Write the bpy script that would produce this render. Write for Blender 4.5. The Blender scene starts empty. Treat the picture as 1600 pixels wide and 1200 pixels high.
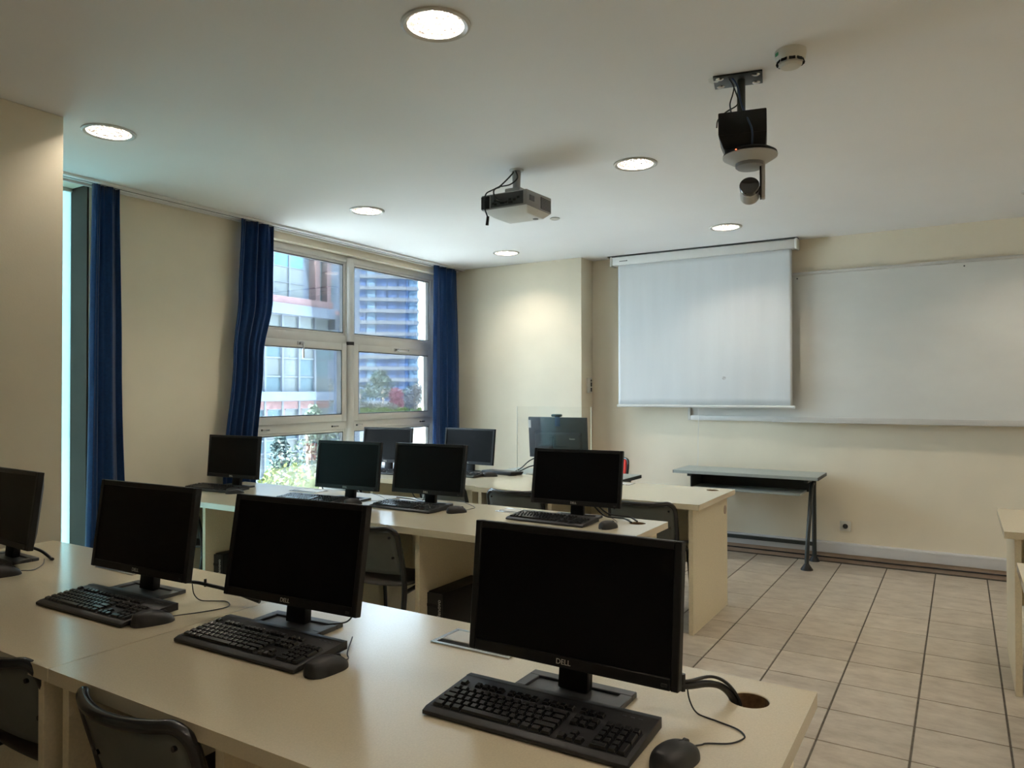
import bpy, bmesh, math, random
from mathutils import Vector, Matrix
random.seed(7)
sc = bpy.context.scene
C = sc.collection

# ------------------------------------------------------------------ camera
CAM_Z = 1.39
yaw, pitch, roll = 0.54936985, 0.01042292, -0.00140793
fwd = Vector((-math.sin(yaw)*math.cos(pitch), math.cos(yaw)*math.cos(pitch), math.sin(pitch)))
rgt = Vector((math.cos(yaw), math.sin(yaw), 0)); upv = rgt.cross(fwd)
r2 = math.cos(roll)*rgt + math.sin(roll)*upv; u2 = -math.sin(roll)*rgt + math.cos(roll)*upv
cd = bpy.data.cameras.new('camera'); cam = bpy.data.objects.new('camera', cd); C.objects.link(cam)
cd.sensor_width = 36; cd.lens = 36*1144.75575/1600; cd.clip_start = 0.05; cd.clip_end = 2000
mw = Matrix((r2, u2, -fwd)).transposed().to_4x4(); mw.translation = Vector((0, 0, CAM_Z)); cam.matrix_world = mw
sc.camera = cam

# ------------------------------------------------------------------ sky, sun, exposure
SKY, SUN, EXPO = 17.0, 120.0, 0.2
world = bpy.data.worlds.new('sky'); sc.world = world; world.use_nodes = True
nt = world.node_tree; nt.nodes.clear()
out = nt.nodes.new('ShaderNodeOutputWorld'); bg = nt.nodes.new('ShaderNodeBackground')
bg.inputs['Color'].default_value = (0.70, 0.85, 1.0, 1); bg.inputs['Strength'].default_value = SKY
nt.links.new(bg.outputs[0], out.inputs[0])
sd = bpy.data.lights.new('sun', 'SUN'); sd.energy = SUN; sd.angle = 0.01; sd.color = (1, .95, .86)
so = bpy.data.objects.new('sun', sd); C.objects.link(so); so.location = (-6, -20, 30)
so.rotation_euler = Vector((.05, .62, -.78)).to_track_quat('-Z', 'Y').to_euler()
def portal(y0, y1, z0, z1, x):
    l = bpy.data.lights.new('window_portal', 'AREA'); l.shape = 'RECTANGLE'; l.size = z1-z0; l.size_y = y1-y0
    l.cycles.is_portal = True
    o = bpy.data.objects.new('window_portal', l); C.objects.link(o); o.location = (x, (y0+y1)/2, (z0+z1)/2)
    o.rotation_euler = (0, -math.pi/2, 0)
portal(3.45, 5.95, .1, 2.6, -4.70)
sc.view_settings.view_transform = 'Standard'; sc.view_settings.look = 'None'
sc.view_settings.gamma = 1; sc.view_settings.use_curve_mapping = False; sc.view_settings.exposure = EXPO
sc.cycles.max_bounces = 6; sc.cycles.diffuse_bounces = 4; sc.cycles.use_adaptive_sampling = True; sc.cycles.adaptive_threshold = .03; sc.cycles.transparent_max_bounces = 8
sc.cycles.sample_clamp_indirect = 8; sc.cycles.use_denoising = True

# ------------------------------------------------------------------ mesh helpers
class B:
    def __init__(s): s.v = []; s.f = []
    def add(s, vs, fs):
        n = len(s.v); s.v += [tuple(p) for p in vs]; s.f += [tuple(i+n for i in f) for f in fs]; return s
    def box(s, x0, x1, y0, y1, z0, z1):
        return s.add([(x0,y0,z0),(x1,y0,z0),(x1,y1,z0),(x0,y1,z0),(x0,y0,z1),(x1,y0,z1),(x1,y1,z1),(x0,y1,z1)],
            [(0,3,2,1),(4,5,6,7),(0,1,5,4),(1,2,6,5),(2,3,7,6),(3,0,4,7)])
    def hexa(s, lo, hi):
        return s.add(list(lo)+list(hi), [(0,3,2,1),(4,5,6,7),(0,1,5,4),(1,2,6,5),(2,3,7,6),(3,0,4,7)])
    def cyl(s, p0, p1, r0, r1=None, n=16, caps=True):
        r1 = r0 if r1 is None else r1
        p0 = Vector(p0); p1 = Vector(p1); d = (p1-p0).normalized()
        a = d.orthogonal().normalized(); b = d.cross(a); vs = []
        for p, r in ((p0, r0), (p1, r1)):
            for i in range(n):
                t = 2*math.pi*i/n; vs.append(p+a*math.cos(t)*r+b*math.sin(t)*r)
        fs = [(i, (i+1) % n, n+(i+1) % n, n+i) for i in range(n)]
        if caps: fs += [tuple(range(n-1, -1, -1)), tuple(range(n, 2*n))]
        return s.add(vs, fs)
    def tube(s, pts, r, n=8):
        pts = [Vector(p) for p in pts]; m = len(pts); vs = []; a = None
        for i, p in enumerate(pts):
            d = (pts[min(i+1, m-1)]-pts[max(i-1, 0)]).normalized()
            a = d.orthogonal().normalized() if a is None else (a-d*a.dot(d)).normalized()
            b = d.cross(a); rr = r[i] if isinstance(r, (list, tuple)) else r
            for k in range(n):
                t = 2*math.pi*k/n; vs.append(p+a*math.cos(t)*rr+b*math.sin(t)*rr)
        fs = [(i*n+k, i*n+(k+1) % n, (i+1)*n+(k+1) % n, (i+1)*n+k) for i in range(m-1) for k in range(n)]
        fs += [tuple(range(n-1, -1, -1)), tuple(range((m-1)*n, m*n))]
        return s.add(vs, fs)
    def lathe(s, prof, c=(0, 0, 0), n=32, closed=False, cap=True):
        vs = [(c[0]+r*math.cos(2*math.pi*k/n), c[1]+r*math.sin(2*math.pi*k/n), c[2]+z) for r, z in prof for k in range(n)]
        m = len(prof); last = m if closed else m-1
        fs = [(i*n+k, i*n+(k+1) % n, ((i+1) % m)*n+(k+1) % n, ((i+1) % m)*n+k) for i in range(last) for k in range(n)]
        if not closed and cap:
            if prof[0][0] > 1e-6: fs.append(tuple(range(n-1, -1, -1)))
            if prof[-1][0] > 1e-6: fs.append(tuple(range((m-1)*n, m*n)))
        return s.add(vs, fs)
    def prism(s, poly, h0, h1, plane='xy'):
        def P(a, b, h): return (a, b, h) if plane == 'xy' else (a, h, b) if plane == 'xz' else (h, a, b)
        n = len(poly)
        return s.add([P(a, b, h0) for a, b in poly]+[P(a, b, h1) for a, b in poly],
            [tuple(range(n-1, -1, -1)), tuple(range(n, 2*n))]+[(i, (i+1) % n, n+(i+1) % n, n+i) for i in range(n)])
    def grid(s, fn, nu, nv):
        return s.add([fn(i/nu, j/nv) for i in range(nu+1) for j in range(nv+1)],
            [(i*(nv+1)+j, (i+1)*(nv+1)+j, (i+1)*(nv+1)+j+1, i*(nv+1)+j+1) for i in range(nu) for j in range(nv)])
    def slab_holes(s, x0, x1, y0, y1, z0, z1, holes, n=32):
        """horizontal slab with round holes; every hole lies in a square cell of its own on a shared grid"""
        xs = sorted({x0, x1} | {round(h[0]+k*h[2]*1.35, 5) for h in holes for k in (-1, 1)})
        ys = sorted({y0, y1} | {round(h[1]+k*h[2]*1.35, 5) for h in holes for k in (-1, 1)})
        for i in range(len(xs)-1):
            for j in range(len(ys)-1):
                a, b, c, d = xs[i], xs[i+1], ys[j], ys[j+1]
                hit = [h for h in holes if a < h[0] < b and c < h[1] < d]
                if not hit:
                    s.add([(a,c,z1),(b,c,z1),(b,d,z1),(a,d,z1)], [(0,1,2,3)]); s.add([(a,c,z0),(b,c,z0),(b,d,z0),(a,d,z0)], [(3,2,1,0)]); continue
                cx, cy, r = hit[0]; vs = []
                for k in range(n):
                    t = 2*math.pi*k/n; ct, st = math.cos(t), math.sin(t); m = max(abs(ct), abs(st))
                    ox = cx+ct/m*((b-a)/2); oy = cy+st/m*((d-c)/2)
                    vs += [(ox, oy, z1), (cx+r*ct, cy+r*st, z1), (cx+r*ct, cy+r*st, z0), (ox, oy, z0)]
                fs = []
                for k in range(n):
                    p, q = 4*k, 4*((k+1) % n)
                    fs += [(p, q, q+1, p+1), (p+1, q+1, q+2, p+2), (p+2, q+2, q+3, p+3)]
                s.add(vs, fs)
        s.add([(x0,y0,z0),(x1,y0,z0),(x1,y1,z0),(x0,y1,z0),(x0,y0,z1),(x1,y0,z1),(x1,y1,z1),(x0,y1,z1)], [(0,1,5,4),(1,2,6,5),(2,3,7,6),(3,0,4,7)])
        return s
    def mesh(s, name, m, bevel=0, seg=2, smooth=None):
        me = bpy.data.meshes.new(name); me.from_pydata(s.v, [], s.f); me.update()
        if bevel:
            bm = bmesh.new(); bm.from_mesh(me)
            es = [e for e in bm.edges if len(e.link_faces) == 2 and e.calc_face_angle(0) > .6]
            bmesh.ops.bevel(bm, geom=es, offset=bevel, segments=seg, affect='EDGES', profile=.5, clamp_overlap=True)
            bm.to_mesh(me); bm.free()
        if m is not None: me.materials.append(m)
        if smooth is not None:
            for p in me.polygons: p.use_smooth = True
            me.set_sharp_from_angle(angle=smooth)
        return me
    def build(s, name, m, parent=None, bevel=0, seg=2, smooth=None, label=None):
        if bevel and smooth is None: smooth = .7
        return link(name, s.mesh(name, m, bevel, seg, smooth), parent, label)
def link(name, me, parent=None, label=None):
    o = bpy.data.objects.new(name, me); C.objects.link(o)
    if parent: o.parent = parent
    if label: o['label'] = label
    return o
def thing(name, label, cat, loc=(0, 0, 0), rz=0, group=None):
    o = bpy.data.objects.new(name, None); C.objects.link(o); o.empty_display_size = .1
    o.location = loc; o.rotation_euler = (0, 0, rz); return tag(o, label, cat, group)
def tag(o, label, cat, group=None):
    o['label'] = label; o['category'] = cat
    if group: o['group'] = group
    return o
def struct(o): o['kind'] = 'structure'; return o
def copy_tree(o, parent=None):
    c = o.copy(); C.objects.link(c); c.parent = parent
    for ch in list(o.children): copy_tree(ch, c)
    return c
def place(o, loc, rz, label, group=None):
    o.location = loc; o.rotation_euler = (0, 0, rz); o['label'] = label
    if group: o['group'] = group
    return o
def spline(pts, k=6):
    P = [Vector(p) for p in pts]; P = [P[0]*2-P[1]]+P+[P[-1]*2-P[-2]]; o = []
    for i in range(1, len(P)-2):
        a, b, c, d = P[i-1:i+3]
        for j in range(k):
            t = j/k; o.append(.5*((2*b)+(c-a)*t+(2*a-5*b+4*c-d)*t*t+(3*b-a-3*c+d)*t**3))
    o.append(P[-2]); return o
def text_mesh(name, txt, size, m, depth=.0004):
    cu = bpy.data.curves.new(name, 'FONT'); cu.body = txt; cu.size = size; cu.extrude = depth; cu.align_x = 'CENTER'; cu.align_y = 'CENTER'; cu.resolution_u = 3
    t = bpy.data.objects.new(name, cu); C.objects.link(t)
    bpy.context.view_layer.update()
    me = bpy.data.meshes.new_from_object(t.evaluated_get(bpy.context.evaluated_depsgraph_get())); me.name = name
    bpy.data.objects.remove(t); me.materials.clear(); me.materials.append(m); return me

# ------------------------------------------------------------------ materials
def mat(name, col, rough=.5, metal=0, var=0, scale=20, bump=0, bscale=None, spec=.5, coat=0, stretch=None, emit=None, sheen=0):
    m = bpy.data.materials.new(name); m.use_nodes = True; n = m.node_tree.nodes; l = m.node_tree.links; p = n['Principled BSDF']
    p.inputs['Roughness'].default_value = rough; p.inputs['Metallic'].default_value = metal
    p.inputs['Specular IOR Level'].default_value = spec; p.inputs['Coat Weight'].default_value = coat
    p.inputs['Sheen Weight'].default_value = sheen
    p.inputs['Base Color'].default_value = (*col, 1)
    tc = n.new('ShaderNodeTexCoord'); mp = n.new('ShaderNodeMapping'); l.new(tc.outputs['Object'], mp.inputs[0])
    if stretch: mp.inputs['Scale'].default_value = stretch
    if var:
        t = n.new('ShaderNodeTexNoise'); t.inputs['Scale'].default_value = scale; t.inputs['Detail'].default_value = 6; l.new(mp.outputs[0], t.inputs[0])
        r = n.new('ShaderNodeValToRGB'); r.color_ramp.elements[0].position = .3; r.color_ramp.elements[1].position = .7
        r.color_ramp.elements[0].color = (*[c*(1-var) for c in col], 1); r.color_ramp.elements[1].color = (*[min(1, c*(1+var)) for c in col], 1)
        l.new(t.outputs[0], r.inputs[0]); l.new(r.outputs[0], p.inputs['Base Color'])
    if bump:
        t = n.new('ShaderNodeTexNoise'); t.inputs['Scale'].default_value = bscale or scale; t.inputs['Detail'].default_value = 4; l.new(mp.outputs[0], t.inputs[0])
        b = n.new('ShaderNodeBump'); b.inputs['Strength'].default_value = bump; b.inputs['Distance'].default_value = .01
        l.new(t.outputs[0], b.inputs['Height']); l.new(b.outputs[0], p.inputs['Normal'])
    if emit: p.inputs['Emission Color'].default_value = (*emit[0], 1); p.inputs['Emission Strength'].default_value = emit[1]
    return m
def glass(name, tint=(.93, .97, .97), refl=1.0, frost=0):
    m = bpy.data.materials.new(name); m.use_nodes = True; n = m.node_tree.nodes; l = m.node_tree.links; n.clear()
    o = n.new('ShaderNodeOutputMaterial'); t = n.new('ShaderNodeBsdfTransparent'); t.inputs[0].default_value = (*tint, 1)
    g = n.new('ShaderNodeBsdfGlossy'); g.inputs['Roughness'].default_value = .02; mx = n.new('ShaderNodeMixShader')
    f = n.new('ShaderNodeFresnel'); f.inputs[0].default_value = 1.45; mm = n.new('ShaderNodeMath'); mm.operation = 'MULTIPLY'; mm.inputs[1].default_value = refl
    l.new(f.outputs[0], mm.inputs[0]); l.new(mm.outputs[0], mx.inputs[0]); l.new(t.outputs[0], mx.inputs[1]); l.new(g.outputs[0], mx.inputs[2])
    last = mx
    if frost:
        tr = n.new('ShaderNodeBsdfTranslucent'); tr.inputs[0].default_value = (*tint, 1)
        no = n.new('ShaderNodeTexNoise'); no.inputs['Scale'].default_value = 14; no.inputs['Detail'].default_value = 5
        rp = n.new('ShaderNodeMapRange'); rp.inputs[3].default_value = frost-.08; rp.inputs[4].default_value = min(1, frost+.08); l.new(no.outputs[0], rp.inputs[0])
        m2 = n.new('ShaderNodeMixShader'); l.new(rp.outputs[0], m2.inputs[0]); l.new(mx.outputs[0], m2.inputs[1]); l.new(tr.outputs[0], m2.inputs[2]); last = m2
    l.new(last.outputs[0], o.inputs[0]); return m
def cloth(name, col, trans=.25):
    m = mat(name, col, .85, var=.18, scale=60, bump=.15, bscale=400, spec=.2, sheen=.3); n = m.node_tree.nodes; l = m.node_tree.links
    tr = n.new('ShaderNodeBsdfTranslucent'); tr.inputs[0].default_value = (*[min(1, c*1.3) for c in col], 1); mx = n.new('ShaderNodeMixShader'); mx.inputs[0].default_value = trans
    l.new(n['Principled BSDF'].outputs[0], mx.inputs[1]); l.new(tr.outputs[0], mx.inputs[2]); l.new(mx.outputs[0], n['Material Output'].inputs[0]); return m
M = {}
M['wall'] = mat('cream_wall_paint', (.80, .725, .575), .75, var=.035, scale=2.5, bump=.05, bscale=120, spec=.25)
M['ceiling'] = mat('white_ceiling_paint', (.87, .865, .85), .85, var=.02, scale=1.2, bump=.04, bscale=90, spec=.15)
M['grout'] = mat('dark_grout', (.11, .095, .075), .9, var=.3, scale=30)
M['skirt'] = mat('tan_skirting_tile', (.42, .31, .23), .5, var=.12, scale=9)
M['trunk'] = mat('white_plastic_trunking', (.62, .62, .63), .45, var=.05, scale=3)
M['desk'] = mat('cream_desk_laminate', (.74, .65, .47), .21, var=.05, scale=260, bump=.02, bscale=500, spec=.65, coat=.55)
M['desk'].node_tree.nodes['Principled BSDF'].inputs['Coat Roughness'].default_value = .16
M['deskedge'] = mat('cream_desk_board', (.78, .69, .50), .45, var=.06, scale=120)
M['raw'] = mat('raw_chipboard', (.16, .085, .035), .85, var=.4, scale=90)
M['plastic'] = mat('black_plastic', (.009, .009, .010), .45, var=.2, scale=50, spec=.3, bump=.05, bscale=600)
M['plastic2'] = mat('charcoal_plastic', (.015, .015, .016), .5, var=.15, scale=60, bump=.06, bscale=700)
M['key'] = mat('black_key_plastic', (.011, .011, .012), .27, var=.15, scale=80)
M['screen'] = mat('black_matte_display', (.004, .004, .0045), .35, spec=.10)
M['screengrey'] = mat('grey_back_shell', (.028, .030, .036), .5, var=.1, scale=30)
M['base'] = mat('dark_grey_stand_plastic', (.055, .058, .062), .42, var=.08, scale=40)
M['silver'] = mat('silver_print', (.62, .60, .55), .4)
M['rubber'] = mat('black_cable_rubber', (.010, .010, .010), .45)
M['metalblack'] = mat('black_enamel_tube', (.010, .010, .012), .25, coat=.3)
M['chairback'] = mat('grey_green_chair_panel', (.115, .125, .115), .55, var=.08, scale=15, bump=.05, bscale=300)
M['chairseat'] = mat('dark_brown_chair_seat', (.075, .062, .055), .5, var=.15, scale=20)
M['curtain'] = cloth('navy_curtain_cloth', (.003, .030, .110), .22)
M['alu'] = mat('white_aluminium_profile', (.62, .60, .56), .38, var=.03, scale=8, metal=.15)
M['jambshade'] = mat('dark_jamb_shade', (.060, .044, .036), .7, var=.05, scale=6, spec=.1)  # dark tone stands in for the shade on the window reveal
M['gasket'] = mat('black_rubber_gasket', (.015, .015, .015), .6)
M['chrome'] = mat('brushed_steel', (.55, .55, .55), .25, metal=1)
M['pane'] = glass('window_glass', (.90, .95, .96), .8)
M['frosted'] = glass('frosted_window_glass', (.24, .34, .345), .6, frost=.8)
M['acrylic'] = glass('clear_acrylic', (.985, .988, .985), .6)
M['acrylicedge'] = mat('acrylic_edge', (.80, .80, .72), .2)
M['white'] = mat('white_enamel', (.74, .73, .70), .4, var=.03, scale=6)
M['offwhite'] = mat('off_white_plastic', (.66, .64, .57), .42, var=.03, scale=10)
M['fabric'] = mat('matte_screen_fabric', (.68, .70, .705), .9, var=.03, scale=3, stretch=(3, 1, .3), bump=.03, bscale=300, spec=.1)
M['board'] = mat('whiteboard_surface', (.70, .70, .66), .30, var=.045, scale=1.7, stretch=(1, 1, 2.2))
M['smear'] = mat('erased_marker_haze', (.665, .668, .64), .4, var=.06, scale=6, stretch=(1, 1, 4))
M['tabletop'] = mat('grey_green_table_laminate', (.36, .40, .38), .4, var=.04, scale=120)
M['steel'] = mat('dark_grey_steel', (.022, .028, .028), .4)
M['red'] = mat('red_chair_fabric', (.75, .06, .05), .7, var=.08, scale=100)
M['projgrey'] = mat('grey_projector_case', (.30, .30, .30), .5, var=.04, scale=20)
M['projlight'] = mat('light_projector_case', (.66, .66, .63), .45, var=.03, scale=20)
M['ptzwhite'] = mat('pearl_camera_case', (.50, .49, .47), .4)
M['led'] = mat('red_indicator_light', (.9, .15, .05), .4, emit=((1, .2, .08), 3))
M['lens'] = mat('lens_glass', (.004, .004, .006), .08, coat=1)
M['blue'] = mat('blue_cable_rubber', (.02, .045, .11), .4)
M['green'] = mat('green_label', (.05, .3, .12), .5)
M['ring'] = mat('downlight_trim', (.55, .54, .50), .3, var=.03, scale=9)
M['lamp'] = mat('lamp_tube', (1, .9, .8), .4, emit=((1, .88, .73), 435))
M['hole'] = mat('dark_cavity', (.01, .01, .01), .9)
def reflector():
    m = mat('faceted_reflector', (.20, .19, .185), .28, metal=.85); n = m.node_tree.nodes; l = m.node_tree.links
    tc = n['Texture Coordinate']; v = n.new('ShaderNodeTexVoronoi'); v.inputs['Scale'].default_value = 75; l.new(tc.outputs['Object'], v.inputs[0])
    b = n.new('ShaderNodeBump'); b.inputs['Strength'].default_value = .7; b.inputs['Distance'].default_value = .006; l.new(v.outputs[0], b.inputs['Height']); l.new(b.outputs[0], n['Principled BSDF'].inputs['Normal']); return m
M['refl'] = reflector()
def tilemat():
    m = mat('beige_stone_tile', (.36, .30, .235), .33, spec=.45); n = m.node_tree.nodes; l = m.node_tree.links; p = n['Principled BSDF']
    g = n.new('ShaderNodeNewGeometry'); mp = n.new('ShaderNodeMapping'); mp.inputs['Scale'].default_value = (4.5, 8, 5); l.new(g.outputs['Position'], mp.inputs[0])
    t = n.new('ShaderNodeTexNoise'); t.inputs['Scale'].default_value = 1.6; t.inputs['Detail'].default_value = 9; t.inputs['Roughness'].default_value = .66; l.new(mp.outputs[0], t.inputs[0])
    r = n.new('ShaderNodeValToRGB'); e = r.color_ramp.elements; e[0].position = .28; e[0].color = (.35, .29, .225, 1); e[1].position = .72; e[1].color = (.56, .495, .405, 1)
    x = e.new(.5); x.color = (.46, .40, .32, 1)
    oi = n.new('ShaderNodeObjectInfo'); hs = n.new('ShaderNodeHueSaturation'); mr = n.new('ShaderNodeMapRange'); mr.inputs[3].default_value = .93; mr.inputs[4].default_value = 1.06
    l.new(oi.outputs['Random'], mr.inputs[0]); l.new(mr.outputs[0], hs.inputs['Value']); l.new(t.outputs[0], r.inputs[0]); l.new(r.outputs[0], hs.inputs['Color']); l.new(hs.outputs[0], p.inputs['Base Color'])
    b = n.new('ShaderNodeBump'); b.inputs['Strength'].default_value = .08; b.inputs['Distance'].default_value = .004; l.new(t.outputs[0], b.inputs['Height']); l.new(b.outputs[0], p.inputs['Normal']); return m
M['tile'] = tilemat()
#EXTMATS

# ------------------------------------------------------------------ room shell
ZC, XL, YF = 2.665, -4.53, 6.52
XR, YB = 1.95, -1.1
fl = struct(B().box(XL-.25, XR+.2, YB-.2, YF+.25, -.25, -.004).build('floor', M['grout']))
T = .3296; TX, TY = .158, 5.777
tme = B().box(-T/2+.0042, T/2-.0042, -T/2+.0031, T/2-.0031, -.01, 0).mesh('tile', M['tile'], bevel=.0012, seg=1)
rest = B()
i0, i1 = math.ceil((XL-TX)/T), math.floor((XR-TX)/T); j0, j1 = math.ceil((YB-TY)/T), 2
for i in range(i0-1, i1+1):
    for j in range(j0-1, j1):
        cx, cy = TX+(i+.5)*T, TY+(j+.5)*T
        if cx-T/2 < XL-.05 or cx+T/2 > XR+.05: continue
        if -2.9 < cx < .75 and cy > 2.0:
            o = link('tile', tme, fl); o.location = (cx, cy, 0)
        else: rest.box(cx-T/2+.0042, cx+T/2-.0042, cy-T/2+.0018, cy+T/2-.0018, -.01, 0)
rest.build('tile_field', M['tile'], fl)['kind'] = 'stuff'
LX, LY, LR = (-3.55, -1.545, .46, 1.40), (.19, 2.02, 3.85, 5.70), .103  # positive-x columns are added downlights, unseen, to brighten the aisle side
lights = [(x, y) for x in LX for y in LY if not (x < 0 and y < 1)]
struct(B().slab_holes(XL-.3, XR+.3, YB-.3, YF+.3, ZC, ZC+.012, [(x, y, LR) for x, y in lights]).build('ceiling', M['ceiling']))
struct(B().box(XL-.3, XR+.3, YB-.3, YF+.3, ZC+.25, ZC+.45).build('ceiling_slab', M['ceiling']))
struct(B().box(XL-.22, XR+.2, YF, YF+.25, -.2, ZC+.3).build('wall_front', M['wall']))
struct(B().box(XR, XR+.2, YB-.2, YF+.25, -.2, ZC+.3).build('wall_right', M['wall']))
struct(B().box(XL-.22, XR+.2, YB-.2, YB, -.2, ZC+.3).build('wall_back', M['wall']))
W1 = (.55, 2.46, .08, 2.655); W2 = (3.57, 5.985, .08, 2.585); XO = XL-.22
wl = B()
for a, b, c, d in ((YB-.2, W1[0], -.2, ZC+.3), (W1[1], W2[0], -.2, ZC+.3), (W2[1], YF, -.2, ZC+.3)):
    wl.box(XO, XL, a, b, c, d)
for w in (W1, W2):
    wl.box(XO, XL, w[0], w[1], -.2, w[2]); wl.box(XO, XL, w[0], w[1], w[3], ZC+.3)
struct(wl.build('wall_left', M['wall']))
struct(B().box(XL, -3.535, .35, 1.80, 0, ZC).build('wall_column', M['wall'], bevel=.004))
struct(B().box(XL, -3.065, 6.268, YF, 0, ZC).build('wall_corner', M['wall'], bevel=.003))
struct(B().box(-3.065, XR, 6.480, YF, 0, .072).build('baseboard_front', M['skirt']))
tr = struct(B().box(-3.065, XR, 6.462, YF, .072, .158).build('trim_1', M['trunk'], bevel=.003, label='white cable trunking'))
B().box(-3.06, XR, 6.4595, 6.463, .142, .150).build('lid_seam', M['trunk'], tr)
tag(B().tube([(x, 6.474+.001*math.sin(x*3), .036+.002*math.sin(x*2.1)) for x in [-3.0+.19*i for i in range(30)]], .0058, 6).build('floor_cable', M['rubber'], smooth=1), 'thin black cable running along the skirting below the whiteboard', 'cable')
# ------------------------------------------------------------------ curtain rail
rail = thing('curtain_rail', 'white double curtain rail running along the window wall ceiling', 'curtain rail', (0, 0, 0))
B().box(-4.50, -4.405, 1.82, 6.262, ZC-.016, ZC-.0005).build('rail_body', M['white'], rail, bevel=.002)
B().box(-4.500, -4.488, 1.82, 6.262, ZC-.030, ZC-.016).build('rail_lip', M['white'], rail)
B().box(-4.447, -4.441, 1.82, 6.262, ZC-.0175, ZC-.015).build('rail_slot', M['hole'], rail)

# ------------------------------------------------------------------ windows
def win2():
    w = struct(B().box(-4.66, -4.60, W2[0], W2[1], W2[3]-.055, W2[3]).build('window_1', M['alu'], bevel=.004))
    y0, y1, z0, z1 = W2
    ym = 4.765
    def bar(n, a, b, c, d, x0=-4.66, x1=-4.60, bv=.004): return B().box(x0, x1, a, b, c, d).build(n, M['alu'], w, bevel=bv)
    bar('frame_bar', y0, y0+.055, z0, z1-.055); bar('frame_bar', y1-.055, y1, z0, z1-.055); bar('frame_bar', y0, y1, z0, z0+.055)
    B().cyl((-4.595, ym, z0), (-4.595, ym, z1-.02), .036, n=20).build('mullion', M['alu'], w, smooth=.6)
    bar('mullion_body', ym-.045, ym+.045, z0, z1-.055, -4.66, -4.60)
    c = B().cyl((-4.595, ym, 1.80), (-4.595, ym, 1.83), .0375, n=20).build('mullion_joint', M['gasket'], w, smooth=.6)
    for a, b in ((y0+.055, ym-.045), (ym+.045, y1-.055)):
        bar('transom', a, b, 1.065, 1.135); bar('transom', a, b, 1.812, 1.882)
        for p, q, op in ((z0+.055, 1.065, 0), (1.135, 1.812, 1), (1.882, z1-.055, 0)):
            s = .058 if op else .022; x1 = -4.588 if op else -4.606
            f = bar('sash', a, a+s, p, q, -4.645, x1, .003)
            for A in ((b-s, b, p, q), (a+s, b-s, p, p+s), (a+s, b-s, q-s, q)): B().box(-4.645, x1, *A).build('sash_bar', M['alu'], f, bevel=.003)
            g = B()
            for A in ((a+s, a+s+.008, p+s, q-s), (b-s-.008, b-s, p+s, q-s), (a+s, b-s, p+s, p+s+.007), (a+s, b-s, q-s-.007, q-s)): g.box(-4.640, x1-.004, *A)
            g.build('gasket', M['gasket'], f)
            B().box(-4.634, -4.628, a+s, b-s, p+s, q-s).build('pane', M['pane'], w)
    for i, (yy, dn) in enumerate(((4.23, 1), (5.42, 0))):
        h = B().box(-4.590, -4.574, yy-.075, yy-.015, 1.772, 1.802).build('handle', M['chrome'], w, bevel=.004, label='steel window handle')
        B().box(-4.574, -4.545, yy-.06, yy-.03, 1.778, 1.796).build('handle_neck', M['chrome'], h, bevel=.003)
        if dn: B().box(-4.556, -4.543, yy-.050, yy-.034, 1.665, 1.792).build('lever', M['chrome'], h, bevel=.004)
        else: B().box(-4.556, -4.543, yy-.050, yy+.10, 1.778, 1.796).build('lever', M['chrome'], h, bevel=.004)
    for yy in (3.86, 4.60, 4.90, 5.80):
        B().box(-4.602, -4.594, yy-.03, yy+.03, 1.088, 1.100).build('hinge', M['chrome'], w, bevel=.002)
        B().cyl((-4.603, yy-.045, 1.094), (-4.594, yy-.045, 1.094), .008, n=8).build('hinge_screw', M['gasket'], w)
win2()
w1 = struct(B().box(-4.735, -4.70, W1[0], W1[1], W1[2], W1[2]+.05).build('window_2', M['alu'], bevel=.004))
for a in ((W1[0], W1[0]+.05, W1[2]+.05, W1[3]), (W1[1]-.012, W1[1], W1[2]+.05, W1[3]), (W1[0]+.05, W1[1]-.012, W1[3]-.02, W1[3])): B().box(-4.735, -4.70, *a).build('frame_bar', M['alu'], w1)
B().box(-4.735, XL-.004, W1[1]-.0125, W1[1]-.0005, W1[2], W1[3]).build('jamb_shade_strip', M['jambshade'], w1)  # strip laid over the reveal, its shade put into the colour
B().box(-4.722, -4.714, W1[0]+.05, W1[1]-.012, W1[2]+.05, W1[3]-.02).build('pane', M['frosted'], w1, label='pale frosted window pane')

# ------------------------------------------------------------------ curtains
def curtain(label, rows, folds, amp, seed, zb=.03):
    """rows: (z, y0, y1) from top down"""
    rnd = random.Random(seed); ph = [rnd.uniform(-.5, .5) for _ in range(folds*2+3)]; ag = [rnd.uniform(.6, 1.2) for _ in range(folds*2+3)]
    def fn(u, v):
        z = rows[0][0]+(zb-rows[0][0])*v
        for k in range(len(rows)-1):
            if rows[k][0] >= z >= rows[k+1][0]: break
        a, b = rows[k], rows[k+1]; t = (a[0]-z)/(a[0]-b[0]); t = max(0, min(1, t)); t = t*t*(3-2*t)
        y0 = a[1]+(b[1]-a[1])*t; y1 = a[2]+(b[2]-a[2])*t
        w = u*folds*2*math.pi; i = int(u*folds*2); f = u*folds*2-i
        g = ag[i]*(1-f)+ag[i+1]*f; p = ph[i]*(1-f)+ph[i+1]*f
        x = -4.452+amp*(.75+.25*v)*(g*math.sin(w+p+.5*v*p)*.8+.22*math.sin(2.6*w+4*p+v))
        if v < .03: x += .006*math.sin(w*3)
        y = y0+(y1-y0)*(u+.010*math.sin(2*w+p+3*v))
        return (x, y, z)
    o = B().grid(fn, folds*22, 40).build('curtain', M['curtain'], smooth=1.2)
    mo = o.modifiers.new('thickness', 'SOLIDIFY'); mo.thickness = .002
    return tag(o, label, 'curtain', 'navy curtains on the window wall')
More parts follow.
